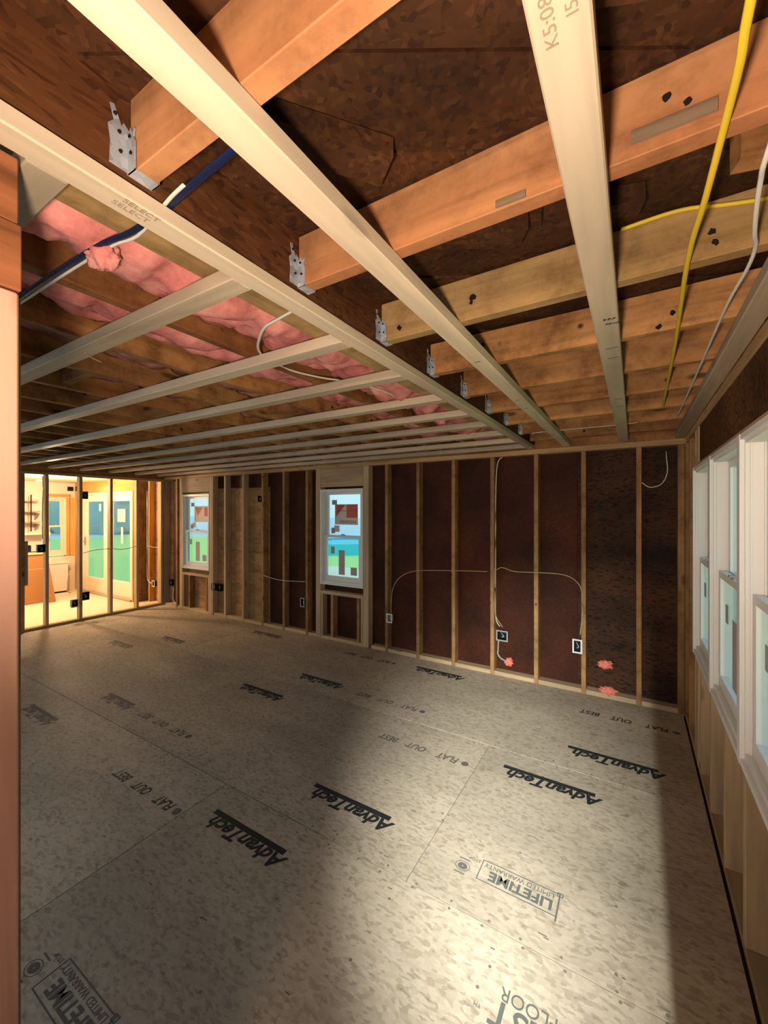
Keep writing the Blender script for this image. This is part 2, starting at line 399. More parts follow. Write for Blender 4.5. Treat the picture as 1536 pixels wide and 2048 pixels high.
text('floor_lettering', 'BEST', 0.112, (-0.165, 1.357, 0.0006), PI, M_INKG, floor, stretch=1.0, bold=0.0016)
text('floor_lettering', 'STIFF FLOOR', 0.062, (-0.06, 1.405, 0.0006), PI, M_INKG, floor, stretch=0.92)
text('floor_lettering', 'TM', 0.018, (-0.43, 1.315, 0.0006), PI, M_INKG, floor)
# nail heads along the joists
rn = random.Random(3)
bm = bmesh.new()
for yr in (1.60, 1.565, 2.785, 2.82):
    for i in range(46):
        xx = 0.25-0.1525*i+rn.uniform(-.02, .02)
        c = Matrix.Translation((xx, yr+rn.uniform(-.01, .01), 0.0006))
        r = bmesh.ops.create_circle(bm, cap_ends=True, segments=7, radius=0.006, matrix=c)
for i in range(120):
    xx, yy = -0.05-0.4064*rn.randrange(0, 16)+rn.uniform(-.02, .02), rn.uniform(0.6, 3.9)
    bmesh.ops.create_circle(bm, cap_ends=True, segments=7, radius=0.0065, matrix=Matrix.Translation((xx, yy, 0.0006)))
nh = bmobj('nail_heads', bm, M_NAIL, floor); nh['kind'] = 'stuff'
# printed grid tick marks along the sheet edges
bm = bmesh.new()
for i in range(70):
    xx, yy = rn.uniform(-3.0, .25), rn.choice([1.65, 1.52, 2.74, 2.86, 2.2, 1.0])+rn.uniform(-.02, .02)
    boxbm(bm, (xx, yy, .0002), (xx+rn.uniform(.01, .035), yy+.004, .0008))
tk = bmobj('printed_ticks', bm, M_INKF, floor); tk['kind'] = 'stuff'

# ---- back wall
SD = 0.095
wb = struct(box('wall_back', (-7.9, YB+SD+0.020, -0.06), (0.46, YB+SD+0.03, -0.055), M_SHEATH))
HOLES = [(-6.42, -5.71), (-3.431, -2.77)]
yc0, yc1 = YB+SD+0.020, YB+SD+0.045
for lo, hi in (((-7.66, yc0, -0.4), (-6.44, yc1, 2.6)), ((-5.69, yc0, -0.4), (-3.45, yc1, 2.6)), ((-2.75, yc0, -0.4), (0.50, yc1, 2.6)),
               ((-6.44, yc0, -0.4), (-5.69, yc1, 0.68)), ((-6.44, yc0, 1.905), (-5.69, yc1, 2.6)), ((-3.45, yc0, -0.4), (-2.75, yc1, 0.69)), ((-3.45, yc0, 1.905), (-2.75, yc1, 2.6))):
    box('outer_cladding', lo, hi, M_SHEATH, wb)
box('rim_board', (-7.06, YB+SD-0.04, 2.213), (XR+SD, YB+SD, 2.44), M_JOIST, wb)
def sheathing(x0, x1, z0, z1, mat): return box('sheathing_panel', (x0, YB+SD, z0), (x1, YB+SD+0.018, z1), mat, wb)
sheathing(-7.6, -6.83, -0.02, 2.2, M_SHEATHT)
sheathing(-6.825, -6.42, -0.02, 2.2, M_SHEATH)
sheathing(-6.42, -5.71, -0.02, 0.69, M_SHEATHT); sheathing(-6.42, -5.71, 1.90, 2.2, M_SHEATHT)
sheathing(-5.71, -5.20, -0.02, 1.02, M_SHEATHT); sheathing(-5.71, -5.20, 1.025, 1.98, M_SHEATHT); sheathing(-5.71, -5.20, 1.985, 2.2, M_SHEATH)
sheathing(-5.195, -4.45, -0.02, 1.02, M_SHEATHT); sheathing(-5.195, -4.45, 1.025, 1.97, M_SHEATHT); sheathing(-5.195, -4.45, 1.975, 2.2, M_SHEATH)
sheathing(-4.445, -3.431, -0.02, 2.2, M_SHEATH)
sheathing(-3.431, -2.77, -0.02, 0.69, M_SHEATH); sheathing(-3.431, -2.77, 1.90, 2.2, M_SHEATH)
sheathing(-2.77, -1.67, -0.02, 2.2, M_SHEATH); sheathing(-1.665, -0.445, -0.02, 2.2, M_SHEATH)
sheathing(-0.44, 0.46, -0.02, 2.2, M_SHEATHD)
def stud(x, w=0.038, z0=0.0, z1=2.165, mat=M_STUD, name='stud'):
    return box(name, (x, YB, z0), (x+w, YB+SD-0.001, z1), mat, wb, bev=0.002)
for x in (-4.521, -4.107, -3.687, -2.461, -2.056, -1.64, -1.227, -0.809, -0.404, 0.015): stud(x)
for x in (-5.346, -4.935, -5.649): stud(x, mat=M_STUDN)
for x in (-6.972, -6.601): stud(x, mat=M_STUDN if x < -6.9 else M_STUD)
for x in (-7.45, -7.15): stud(x, mat=M_YEL)
stud(0.30, 0.044, mat=M_STUD)
for (a, b), mm in ((HOLES[0], M_STUDN), (HOLES[1], M_STUDN)):
    lab(stud(a-0.078, 0.076, mat=mm, name='window_post'), 'pale doubled post beside window')
    lab(stud(b+0.002, 0.076, mat=mm, name='window_post'), 'pale doubled post beside window')
    lab(box('header_panel', (a-0.002+0.004, YB+0.002, 1.93), (b-0.002, YB+0.05, 2.163), M_HEAD, wb), 'pale boxed header above window')
    box('rough_sill', (a+0.001, YB, 0.57), (b-0.001, YB+SD-0.002, 0.61), M_STUDN, wb, bev=0.002)
    for x in (a+0.165, b-0.095): box('cripple_stud', (x, YB+0.004, 0.04), (x+0.038, YB+SD-0.002, 0.569), M_STUD, wb)
    for x in (a, b-0.036): box('cripple_stud', (x+0.001, YB+0.004, 0.04), (x+0.035, YB+SD-0.002, 0.569), M_STUDN, wb)
box('top_plate', (-7.06, YB-0.001, 2.166), (-3.2, YB+SD, 2.212), M_PLATE, wb, bev=0.002)
box('top_plate', (-3.197, YB-0.001, 2.166), (XR+0.095, YB+SD, 2.212), M_PLATE, wb, bev=0.002)
xs = sorted([-7.06, -6.972, -6.601, -6.498, -5.632, -5.346, -4.935, -4.521, -4.107, -3.687, -3.509, -2.692, -2.461, -2.056, -1.64, -1.227, -0.809, -0.404, 0.015, 0.30])
for a, b in zip(xs, xs[1:]):
    box('bottom_plate', (a+0.039, YB+0.004, 0.0), (b-0.001, YB+SD-0.002, 0.038), M_STUDN, wb)

# ---- right wall
wr = struct(box('wall_right', (XR+SD+0.020, -0.8, -0.06), (XR+SD+0.03, YB+SD, -0.055), M_SHEATH))
xc0, xc1 = XR+SD+0.020, XR+SD+0.045
for lo, hi in (((xc0, 3.30, -0.4), (xc1, YB+SD+0.02, 2.6)), ((xc0, -2.1, -0.4), (xc1, 3.30, 0.72)), ((xc0, -2.1, 1.91), (xc1, 3.30, 2.6)), ((xc0, -2.1, 0.72), (xc1, 0.56, 1.91))):
    box('outer_cladding', lo, hi, M_SHEATH, wr)
box('rim_board', (XR+SD-0.003, -0.8, 2.215), (XR+SD+0.018, YB+SD, 2.44), M_JOIST, wr)
WY = [3.282, 2.606, 1.930, 1.254, 0.578]           # window edges along the wall
for y0, y1, z0, z1, m in ((3.282, 4.12, -0.02, 2.2, M_SHEATHD), (1.93, 3.28, -0.02, 0.70, M_PLYLO), (0.58, 1.926, -0.02, 0.70, M_PLYLO), (-0.8, 0.576, -0.02, 2.2, M_PLYLO)):
    box('sheathing_panel', (XR+SD, y0, z0), (XR+SD+0.018, y1, z1), m, wr)
box('header_panel', (XR+0.004, 1.60, 1.935), (XR+SD-0.002, 3.205, 2.163), M_OSBR, wr)
box('header_panel', (XR+0.004, -0.8, 1.935), (XR+SD-0.002, 1.597, 2.163), M_OSBR, wr)
lab(box('header_edge', (XR-0.002, -0.8, 1.905), (XR+SD-0.002, 3.282, 1.934), M_STUDN, wr), 'thin pale board along the window heads')
for y, m in ((3.99, M_STUD), (3.72, M_STUD), (3.365, M_STUDN), (3.286, M_STUD)):
    box('stud', (XR, y, 0.0), (XR+SD-0.001, y+0.038, 2.163), m, wr, bev=0.002)
box('stud', (XR-0.002, 3.207, 1.936), (XR+SD-0.001, 3.243, 2.163), M_STUDN, wr, bev=0.002)
box('stud', (XR, 3.246, 0.0), (XR+SD-0.001, 3.282, 0.655), M_STUDN, wr, bev=0.002)
for y in (3.10, 2.735, 2.345, 1.955, 1.545, 1.145, 0.745, 0.34, -0.07):
    box('cripple_stud', (XR, y, 0.038), (XR+SD-0.001, y+0.038, 0.655), M_STUDN, wr, bev=0.002)
box('bottom_plate', (XR+0.002, -0.8, 0.0), (XR+SD, 3.98, 0.037), M_STUDN, wr)
box('rough_sill', (XR, 0.56, 0.656), (XR+SD-0.001, 3.282, 0.692), M_STUDN, wr, bev=0.002)
box('top_plate', (XR-0.001, -0.8, 2.166), (XR+SD, 3.985, 2.214), M_PLATE, wr, bev=0.002)
box('dark_edge_strip', (XR-0.012, 0.0, 0.0002), (XR, 4.0, 0.002), M_DARK, wr)  # thin dark strip laid on the floor along the wall foot

# ---- windows
def double_hung(idx, origin, rotz, w, h, stickers='none', mat=M_WHITE, deep=0.085):
    """local x across, local y towards outdoors, local z up; origin = lower left corner at the inner face"""
    bm = bmesh.new(); j = 0.028
    boxbm(bm, (0, 0, 0), (j, deep, h)); boxbm(bm, (w-j, 0, 0), (w, deep, h))
    boxbm(bm, (j, 0, h-j), (w-j, deep, h)); boxbm(bm, (j, 0, 0), (w-j, deep, j*1.4))
    for x0, x1 in ((j, j+0.008), (w-j-0.008, w-j)):          # track fins
        boxbm(bm, (x0, 0.012, j*1.4), (x1, 0.018, h-j)); boxbm(bm, (x0, 0.050, j*1.4), (x1, 0.055, h-j))
    boxbm(bm, (-0.006, -0.014, -0.010), (0.016, 0, h+0.006)); boxbm(bm, (w-0.016, -0.014, -0.010), (w+0.006, 0, h+0.006))   # inner stops
    boxbm(bm, (0.016, -0.012, h-0.014), (w-0.016, 0, h+0.006)); boxbm(bm, (0.016, -0.012, -0.010), (w-0.016, 0, 0.012))
    me = bpy.data.meshes.new('frame'); bmesh.ops.recalc_face_normals(bm, faces=bm.faces[:]); bm.to_mesh(me); bm.free()
    win = struct(link('window_%d' % idx, me, mat, None, origin, (0, 0, rotz)))
    def child(name, m, fill, loc=(0, 0, 0), par=win):
        b = bmesh.new(); fill(b); bmesh.ops.recalc_face_normals(b, faces=b.faces[:])
        e = bpy.data.meshes.new(name); b.to_mesh(e); b.free(); e.materials.append(m)
        o = bpy.data.objects.new(name, e); COL.objects.link(o); o.parent = par; o.location = loc; return o
    mid = h*0.505; s = 0.040
    def sash(z0, z1, y0, y1, bot):
        def f(b):
            boxbm(b, (j+.009, y0, z0), (j+.009+s, y1, z1)); boxbm(b, (w-j-.009-s, y0, z0), (w-j-.009, y1, z1))
            boxbm(b, (j+.009+s, y0, z1-s*.8), (w-j-.009-s, y1, z1)); boxbm(b, (j+.009+s, y0, z0), (w-j-.009-s, y1, z0+bot))
        return f
    us = child('upper_sash', mat, sash(mid-0.015, h-j-.001, 0.056, 0.080, 0.032))
    ls = child('lower_sash', mat, sash(j*1.4+.001, mid+0.017, 0.019, 0.048, 0.062))
    gx0, gx1 = j+.009+s-.002, w-j-.009-s+.002
    child('pane', M_GLASS, lambda b: boxbm(b, (gx0, 0.066, mid+0.015), (gx1, 0.069, h-j-s*.8+.002)), par=us)
    child('pane', M_GLASS, lambda b: boxbm(b, (gx0, 0.031, j*1.4+0.060), (gx1, 0.034, mid-0.013)), par=ls)
    child('sash_lock', M_GREYP, lambda b: (boxbm(b, (w/2-.03, 0.022, mid+.017), (w/2+.03, 0.045, mid+.024)), boxbm(b, (w/2-.01, 0.010, mid+.024), (w/2+.022, 0.034, mid+.032))))
    gw = gx1-gx0; ug = mid+0.015; uh = (h-j-s*.8)-ug; lg = j*1.4+.06; lh = mid-.013-lg
    Y1, Y0 = 0.0655, 0.0305
    def stick(name, m, x0, x1, z0, z1, y): return child(name, m, lambda b: boxbm(b, (gx0+gw*x0, y-0.0006, z0), (gx0+gw*x1, y, z1)))
    def word(t, size, x, z, y, m):
        o = text('sticker_lettering', t, size, (0, 0, 0), 0, m, None, rot=(PI/2, 0, 0), mirror=True, stretch=1.0)
        o.parent = win; o.location = (x, y-0.0012, z); return o
    if stickers in ('brand', 'far'):
        z0 = ug+uh*0.26; z1 = ug+uh*0.76
        stick('sticker', M_PAPER, 0.19 if stickers == 'brand' else 0.26, 0.91 if stickers == 'brand' else 1.0, z0, z1, Y1)
        if stickers == 'brand':
            q = child('sticker_panel', M_RED, lambda b: boxbm(b, (gx0+gw*.56, Y1-.0014, z0+uh*.17), (gx0+gw*.90, Y1-.0007, z1-.004)))
            child('sticker_panel', M_RED, lambda b: prism(b, [(gx0+gw*.23, z1-.006), (gx0+gw*.53, z1-.006), (gx0+gw*.23, z0+uh*.19)], 1, Y1-.0014, Y1-.0007))
            child('sticker_rule', M_INKF, lambda b: boxbm(b, (gx0+gw*.26, Y1-.0022, z1-.085), (gx0+gw*.9, Y1-.0016, z1-.079)))
            word('ANDERSEN', 0.052, gx0+gw*.87, z0+.018, Y1, M_INKF)
        else:
            child('sticker_panel', M_RED, lambda b: prism(b, [(gx0+gw*.3, z1-.02), (gx0+gw*.66, z1-.02), (gx0+gw*.42, z0+uh*.2)], 1, Y1-.0014, Y1-.0007))
            child('sticker_panel', M_RED, lambda b: boxbm(b, (gx0+gw*.74, Y1-.0014, z0+uh*.18), (gx0+gw*.98, Y1-.0007, z1-.02)))
        stick('sticker', M_PAPERG, 0.10, 0.26, z1-.005, z1+.055, Y1-.001)
        stick('sticker', M_PAPER, 0.17, 0.34, ug+uh*.08, ug+uh*.24, Y1)
        stick('sticker', M_PAPERG, 0.08, 0.20, ug+uh*.04, ug+uh*.18, Y1-.001)
    if stickers != 'none':
        x = 0.37 if stickers == 'brand' else 0.42
        stick('sticker', M_PAPERG, x, x+.19, lg+lh*.05, lg+lh*.68, Y0)
        stick('sticker', M_PAPERG, 0.12, 0.24, lg+lh*.58, lg+lh*.76, Y0)
        stick('sticker', M_PAPERG, 0.74, 0.93, lg+lh*.06, lg+lh*.26, Y0)
    return win
double_hung(1, (-3.425, YB+0.008, 0.705), 0, 0.649, 1.19, 'brand')
double_hung(2, (-6.415, YB+0.008, 0.690), 0, 0.700, 1.20, 'far')
for k in range(4):
    y = WY[k]
    double_hung(3+k, (XR-0.010, y-0.004, 0.735), -PI/2, 0.664, 1.165, 'plain', deep=0.115)

# ---- partition of open studs on the left
wp = struct(box('wall_left', (XP-0.05, 2.06, 2.1345), (XP-0.04, YB-0.001, 2.1355), M_STUD))
for y, w in ((2.092, 0.040), (2.358, 0.038), (2.764, 0.038), (3.176, 0.038), (3.569, 0.038), (3.975, 0.045)):
    box('stud', (XP-0.089, y, 0.039), (XP, y+w, 2.129), M_STUDN if y > 2.2 else M_STUD, wp, bev=0.002)
box('stud', (XP-0.089, 2.050, 0.039), (XP, 2.090, 2.129), M_STUD, wp, bev=0.002)
box('blocking', (XP-0.06, 2.133, 0.62), (XP-0.02, 2.172, 1.22), M_STUDN, wp)
box('rim_board', (XP-0.06, -0.6, 2.169), (XP-0.02, YB+SD, JT), M_JOIST, wp)
box('top_plate', (XP-0.089, -0.6, 2.130), (XP, YB-0.001, 2.168), M_PLATE, wp, bev=0.002)
box('bottom_plate', (XP-0.089, 2.05, 0.0), (XP, YB-0.001, 0.038), M_PLATE, wp, bev=0.002)
lab(box('closed_panel', (XP-0.095, -0.6, 0.0), (XP-0.083, 2.049, 2.129), M_SHEATHT, wp), 'closed panel beyond the last stud')

# ---- wall stub at the left of the opening the photographer stands in
wf = struct(box('wall_front', (-0.985, -0.78, 0.02), (-0.96, 0.20, 1.98), M_SHEATH))
lab(box('post', (-0.955, 0.165, 0.0), (-0.865, 0.258, 1.992), M_POST, wf, bev=0.003), 'pinkish fir post at the left edge')
box('post', (-0.955, 0.070, 0.0), (-0.8655, 0.162, 1.992), M_POST, wf, bev=0.003)
box('post', (-0.955, -0.5, 0.0), (-0.8655, 0.068, 1.992), M_POST, wf)
box('stud', (-0.957, 0.259, 0.0), (-0.893, 0.2685, 1.992), M_STUD, wf)
h1 = box('header_beam', (-0.955, -0.75, 1.996), (-0.866, 0.262, 2.105), M_LVL, wf, bev=0.002)
h2 = box('header_beam', (-0.955, -0.75, 2.107), (-0.867, 0.258, 2.214), M_LVL, wf, bev=0.002)
lab(h1, 'glossy red brown laminated header above the post'); lab(h2, 'upper ply of the glossy laminated header')

box('post', (0.092, -0.55, 0.0), (0.340, -0.10, 2.16), M_POST, wf)  # unseen blocker, added so its edge gives the torch patch a straight side
# ---- walls behind the photographer
struct(box('wall_rear', (-1.9, -2.05, 0.0), (1.5, -2.0, 2.3), M_WALLW))
struct(box('floor_rear', (-1.9, -2.0, -0.06), (1.5, -1.205, -0.002), M_CEILW))

# ---- ceiling: deck boards above joists, header beam, joists of the left bay
ceiling = struct(box('ceiling', (-7.1, -0.8, JT+0.045), (0.5, YB+0.2, JT+0.06), M_DECK))
# right bay: diagonal deck boards, clipped to the bay
ux, uy = math.cos(math.radians(31)), math.sin(math.radians(31)); vx, vy = -uy, ux
def clip(poly, axis, val, keep):
    out = []
    for i, p in enumerate(poly):
        q = poly[(i+1) % len(poly)]; a = (p[axis]-val)*keep; b = (q[axis]-val)*keep
        if a >= 0: out.append(p)
        if (a >= 0) != (b >= 0):
            t = a/(a-b); out.append((p[0]+(q[0]-p[0])*t, p[1]+(q[1]-p[1])*t))
    return out
rd = random.Random(5); t = -1.2
while t < 4.4:
    wd = rd.choice((0.14, 0.19, 0.14))
    poly = [(ux*a+vx*b, uy*a+vy*b) for a, b in ((-6, t+.003), (6, t+.003), (6, t+wd-.003), (-6, t+wd-.003))]
    for ax, val, kp in ((0, -0.80, 1), (0, 0.44, -1), (1, -0.8, 1), (1, YB+0.1, -1)):
        if poly: poly = clip(poly, ax, val, kp)
    if len(poly) >= 3:
        z = JT+0.001+rd.uniform(0.0, .012); cx = sum(p[0] for p in poly)/len(poly); cy = sum(p[1] for p in poly)/len(poly)
        bm = bmesh.new(); prism(bm, [(p[0]-cx, p[1]-cy) for p in poly], 2, 0, 0.022)
        bmobj('deck_board', bm, M_DECK, ceiling, (cx, cy, z))
    t += wd
for i in range(3):
    x0 = -7.05+i*2.0
    box('deck_panel', (x0+.003, -0.75, JT+0.004), (min(x0+2.0, -1.0)-.003, YB+.09, JT+0.02), M_DECK, ceiling)
box('deck_panel', (-1.047, -0.75, JT+0.05-.02), (-0.80, YB+.09, JT+0.042), M_DECK, ceiling)
# header beam that carries the hangers
lab(box('header_beam', (-0.845, -0.7, JB), (-0.80, YB, JT+0.028), M_BEAMD, ceiling), 'dark brown beam face carrying the joist hangers')
lab(box('header_beam', (-0.99, -0.7, JB+0.001), (-0.847, YB, JT+0.002), M_TAN, ceiling), 'tan underside of the doubled beam')
JY = [-0.02, 0.397, 0.845, 1.279, 1.707, 2.129, 2.555, 2.985, 3.41, 3.80]
JM = [M_ORANGE, M_ORANGE, M_ORANGE, M_TAN] + [M_JOIST]*6
for i, (y, m) in enumerate(zip(JY, JM)):
    j = box('joist', (-0.798, y, JB), (0.435, y+0.040, JT-0.001), m, ceiling, bev=0.002)
    j.rotation_euler = (0, 0, random.uniform(-.004, .004))
# scraps of nailer and torn flake board in the joist bays
def scrap(lo, hi, rz, mat=M_JOIST):
    o = box('nailer_scrap', lo, hi, mat, ceiling); o.rotation_euler[2] = rz; return o
scrap((-0.66, 0.60, JT-0.045), (-0.40, 0.68, JT-0.004), 0.9, M_DECK); scrap((-0.36, 0.52, JT-0.05), (0.05, 0.60, JT-0.006), 0.42, M_DECK)
scrap((-0.55, 0.98, JT-0.05), (-0.22, 1.04, JT-0.006), 0.55, M_DECK); scrap((-0.20, 1.08, JT-0.05), (0.02, 1.13, JT-0.006), 0.3, M_DECK)
scrap((0.16, 1.02, JB+0.03), (0.40, 1.06, JT-0.005), 0.25)
# chips split off the orange joist
for lo, hi, m in (((-0.005, 0.839, JB+0.022), (0.115, 0.8445, JB+0.044), M_CHIP), ((-0.245, 0.839, JB+0.004), (-0.185, 0.8445, JB+0.017), M_CHIP)):
    box('wood_chip', lo, hi, m, ceiling)
def knot(x, y, z, r, seed):
    bm = bmesh.new(); rk = random.Random(seed)
    pts = [(r*rk.uniform(.6, 1.2)*math.cos(2*PI*k/9), r*rk.uniform(.6, 1.3)*math.sin(2*PI*k/9)) for k in range(9)]
    prism(bm, pts, 1, -0.0012, 0.001); bmobj('knot_hole', bm, M_DARK, ceiling, (x, y, z))
for k, (x, y, z, r) in enumerate(((-0.447, 1.278, 2.326, 0.011), (-0.452, 1.278, 2.310, 0.007), (-0.721, 1.278, 2.291, 0.009), (0.164, 1.278, 2.320, 0.009), (0.170, 1.278, 2.292, 0.008),
                                 (0.073, 1.706, 2.27, 0.009), (0.112, 1.706, 2.31, 0.009), (-0.553, 1.706, 2.341, 0.011), (0.048, 0.844, 2.338, 0.008), (0.076, 0.844, 2.315, 0.007))): knot(x, y, z, r, k)
# left bay joists (run away from the camera)
lx = []
x = -1.352
while x > XP-0.05: lx.append(x); x -= 0.382
for x in lx:
    box('joist', (x, -0.7, JB), (x+0.040, YB+0.09, JT+0.003), M_JOIST, ceiling, bev=0.002)
rb = random.Random(11)
for i, x in enumerate(lx[:-1]):                                      # short blocks and cross pieces between the old joists
    for y in ((0.66,), (1.9,), (0.9, 2.6), (1.5,), (3.0,), (2.1,), (1.2,))[i % 7]:
        if i == 0: continue
        box('blocking', (x-0.341, y, JB+0.02), (x-0.001, y+0.038, JT), M_JOIST, ceiling)
kc = lab(box('kitchen_drywall', (-10.0, -0.5, 2.20), (-7.06, 3.95, 2.213), M_CEILW, ceiling), 'pale plaster kitchen ceiling')

# ---- kitchen walls
wk = struct(box('wall_kitchen', (-9.99, -0.5, -0.02), (-9.90, 3.30, 2.198), M_WALLW))
box('wall_section', (-9.99, 3.302, -0.02), (-9.90, 3.95, 0.70), M_WALLW, wk)
box('wall_section', (-9.99, 3.302, 1.90), (-9.90, 3.95, 2.198), M_WALLW, wk)
box('stud', (-9.99, 3.70, 0.701), (-9.90, 3.76, 1.899), M_YEL, wk); box('stud', (-9.99, 3.77, 0.701), (-9.895, 3.85, 1.899), M_YEL, wk)
box('trim_board', (-9.905, 3.34, 1.91), (-9.885, 3.78, 1.965), M_YEL, wk)
wkb = struct(box('wall_rearkitchen', (-9.90, 3.853, 1.99), (-7.60, 3.95, 2.198), M_YEL[0]))
box('stud', (-9.89, 3.85, 0.0), (-9.82, 3.95, 1.989), M_YEL, wkb); box('stud', (-9.79, 3.85, 0.0), (-9.70, 3.95, 1.989), M_YEL, wkb)
box('sheathing_panel', (-9.90, 3.93, 0.0), (-9.60, 3.95, 1.989), M_SHEATHT, wkb)
box('stud', (-7.66, 3.852, 0.0), (-7.62, 4.12, 1.989), M_YEL, wkb); box('stud', (-7.60, 3.852, 0.0), (-7.56, 4.12, 2.195), M_STUD, wkb)
for lo, hi in (((-9.899, 3.72, 2.035), (-9.86, 3.81, 2.12)), ((-9.78, 3.82, 2.03), (-9.65, 3.853, 2.13))):
    box('vent_opening', lo, hi, M_BLACK, wkb)
wk7 = double_hung(7, (-9.91, 3.36, 0.735), PI/2, 0.335, 1.15, 'none', mat=M_DOORW)

# ---- patio door (two glazed leaves)
door = struct(box('door_1', (-9.60, 3.86, 1.94), (-7.665, 3.95, 1.986), M_DOORW))
for x0, x1 in ((-9.60, -9.545), (-7.72, -7.665)): box('door_jamb', (x0, 3.86, 0.0), (x1, 3.95, 1.938), M_DOORW, door)
lab(box('door_threshold', (-9.60, 3.82, 0.0), (-7.665, 3.95, 0.03), flat('threshold_grey', (.42, .32, .22), .5), door), 'greyish threshold')
def leaf(x0, x1, y):
    bm = bmesh.new(); s = 0.125
    boxbm(bm, (x0, y, 0.032), (x0+s, y+.04, 1.936)); boxbm(bm, (x1-s, y, 0.032), (x1, y+.04, 1.936))
    boxbm(bm, (x0+s, y, 1.936-s), (x1-s, y+.04, 1.936)); boxbm(bm, (x0+s, y, 0.032), (x1-s, y+.04, 0.31))
    o = bmobj('door_leaf', bm, M_DOORW, door); g = box('pane', (x0+s-.003, y+.018, 0.305), (x1-s+.003, y+.022, 1.936-s+.003), M_GLASS, o)
    return o
l1 = leaf(-9.543, -8.60, 3.872); l2 = leaf(-8.64, -7.722, 3.914)
box('sticker', (-8.28, 3.908, 1.42), (-8.00, 3.9095, 1.66), flat('peach_label', (.75, .48, .36), .7), l2)
box('sticker', (-8.15, 3.908, 1.02), (-8.08, 3.9095, 1.32), flat('peach_label_small', (.75, .52, .42), .7), l2)
box('sticker', (-8.90, 3.870, 1.62), (-8.83, 3.8715, 1.76), flat('white_label', (.8, .74, .62), .7), l1)
bm = bmesh.new(); boxbm(bm, (-9.50, 3.862, 0.93), (-9.46, 3.872, 1.10)); boxbm(bm, (-9.49, 3.835, 1.0), (-9.40, 3.848, 1.02)); boxbm(bm, (-9.487, 3.848, 1.0), (-9.473, 3.862, 1.02))
lab(bmobj('door_handle', bm, M_BRASS, l1), 'brass lever handle')

# ================================================================== CEILING STRAPPING (things)
def strip(name, lo, hi, mat, label, group=None, tilt=0.0):
    o = box(name, lo, hi, mat, None, bev=0.003); o.rotation_euler[2] = tilt
    tag(o, label, 'board', group); return o
b1 = strip('ceiling_strap', (-0.862, -0.6, CEIL), (-0.807, YB-0.002, 2.2505), M_NEW, 'long pale ceiling strap at the left, where all the cross straps end')
b2 = strip('ceiling_strap', (-0.555, -0.6, CEIL), (-0.489, YB-0.002, 2.2565), M_NEW, 'long pale strap crossing the middle of the ceiling, second from the left')
b3 = strip('ceiling_strap', (-0.110, -0.6, CEIL), (-0.041, YB-0.06, 2.2565), M_NEW, 'wide pale strap with faint ink stamps, beside the yellow cable')
b4 = strip('ceiling_strap', (0.278, -0.6, CEIL), (0.344, YB-0.01, 2.2565), M_NEWG, 'dull brown strap along the top of the window wall')
# ink on the straps
text('strap_lettering', 'SELECT', 0.019, (-0.822, 0.395, CEIL-0.0004), 0, M_INKP, b1, rot=(PI, 0, PI/2), stretch=1.1)
text('strap_lettering', 'SELECT', 0.019, (-0.842, 0.385, CEIL-0.0004), 0, M_INKP, b1, rot=(PI, 0, PI/2), stretch=1.1)
text('strap_lettering', 'K5:08', 0.022, (-0.080, 0.55, CEIL-0.0004), 0, M_INKP, b3, rot=(PI, 0, -PI/2), stretch=1.2)
text('strap_lettering', 'I5:58', 0.020, (-0.055, 0.525, CEIL-0.0004), 0, M_INKP, b3, rot=(PI, 0, -PI/2), stretch=1.2)
text('strap_lettering', 'S-P-F', 0.016, (-0.082, 1.42, CEIL-0.0004), 0, M_INK, b3, rot=(PI, 0, 0.1), bold=.0006)
text('strap_lettering', 'KD-HT', 0.013, (-0.077, 1.455, CEIL-0.0004), 0, M_INK, b3, rot=(PI, 0, 0.1), bold=.0006)
for y in (1.67, 1.78, 2.45, 2.63):
    box('ink_mark', (-0.088, y, CEIL-0.0008), (-0.050, y+0.006, CEIL-0.0001), M_INKF, b3)
for y in (2.2, 2.4, 1.55):
    box('ink_mark', (-0.535, y, CEIL-0.0008), (-0.512, y+0.006, CEIL-0.0001), M_INKF, b2)
# cross straps, near to far
SY = [0.328, 0.737, 1.186, 1.608, 2.054, 2.445, 2.825, 3.215, 3.60, 3.965]
names = ['cross strap nearest the camera, a short tan end showing beside the header at top left',
         'broad greyish cross strap, second nearest, hung with a bent wire sliver, below the pink wool',
         'pale cross strap running behind the white cable loop, third nearest to the camera',
         'pale cross strap just beyond the white cable loop, fourth nearest to the camera',
         'pale cross strap with a dark knot at its right end, fifth nearest to the camera',
         'pale cross strap sixth from the camera, pink wool tuft at its far side',
         'cross strap seventh from the camera in the low left ceiling',
         'cross strap third from the back wall in the low left ceiling',
         'cross strap second from the back wall in the low left ceiling',
         'cross strap lying closest to the top of the back wall']
for i, (y, lb) in enumerate(zip(SY, names)):
    strip('cross_strap', (XP, y-0.062, CEIL+0.0005), (-0.8625, y, 2.256), M_NEWG if i < 2 else M_NEW, lb, 'cross straps of the left ceiling', tilt=0.0)
tag(cable('wire_sliver', [(-1.72, 0.700, 2.2155), (-1.735, 0.725, 2.208), (-1.75, 0.77, 2.204)], 0.0025, 0.0025, M_STUDN[0]),
    'pale splinter hanging from the broad greyish cross strap', 'splinter')

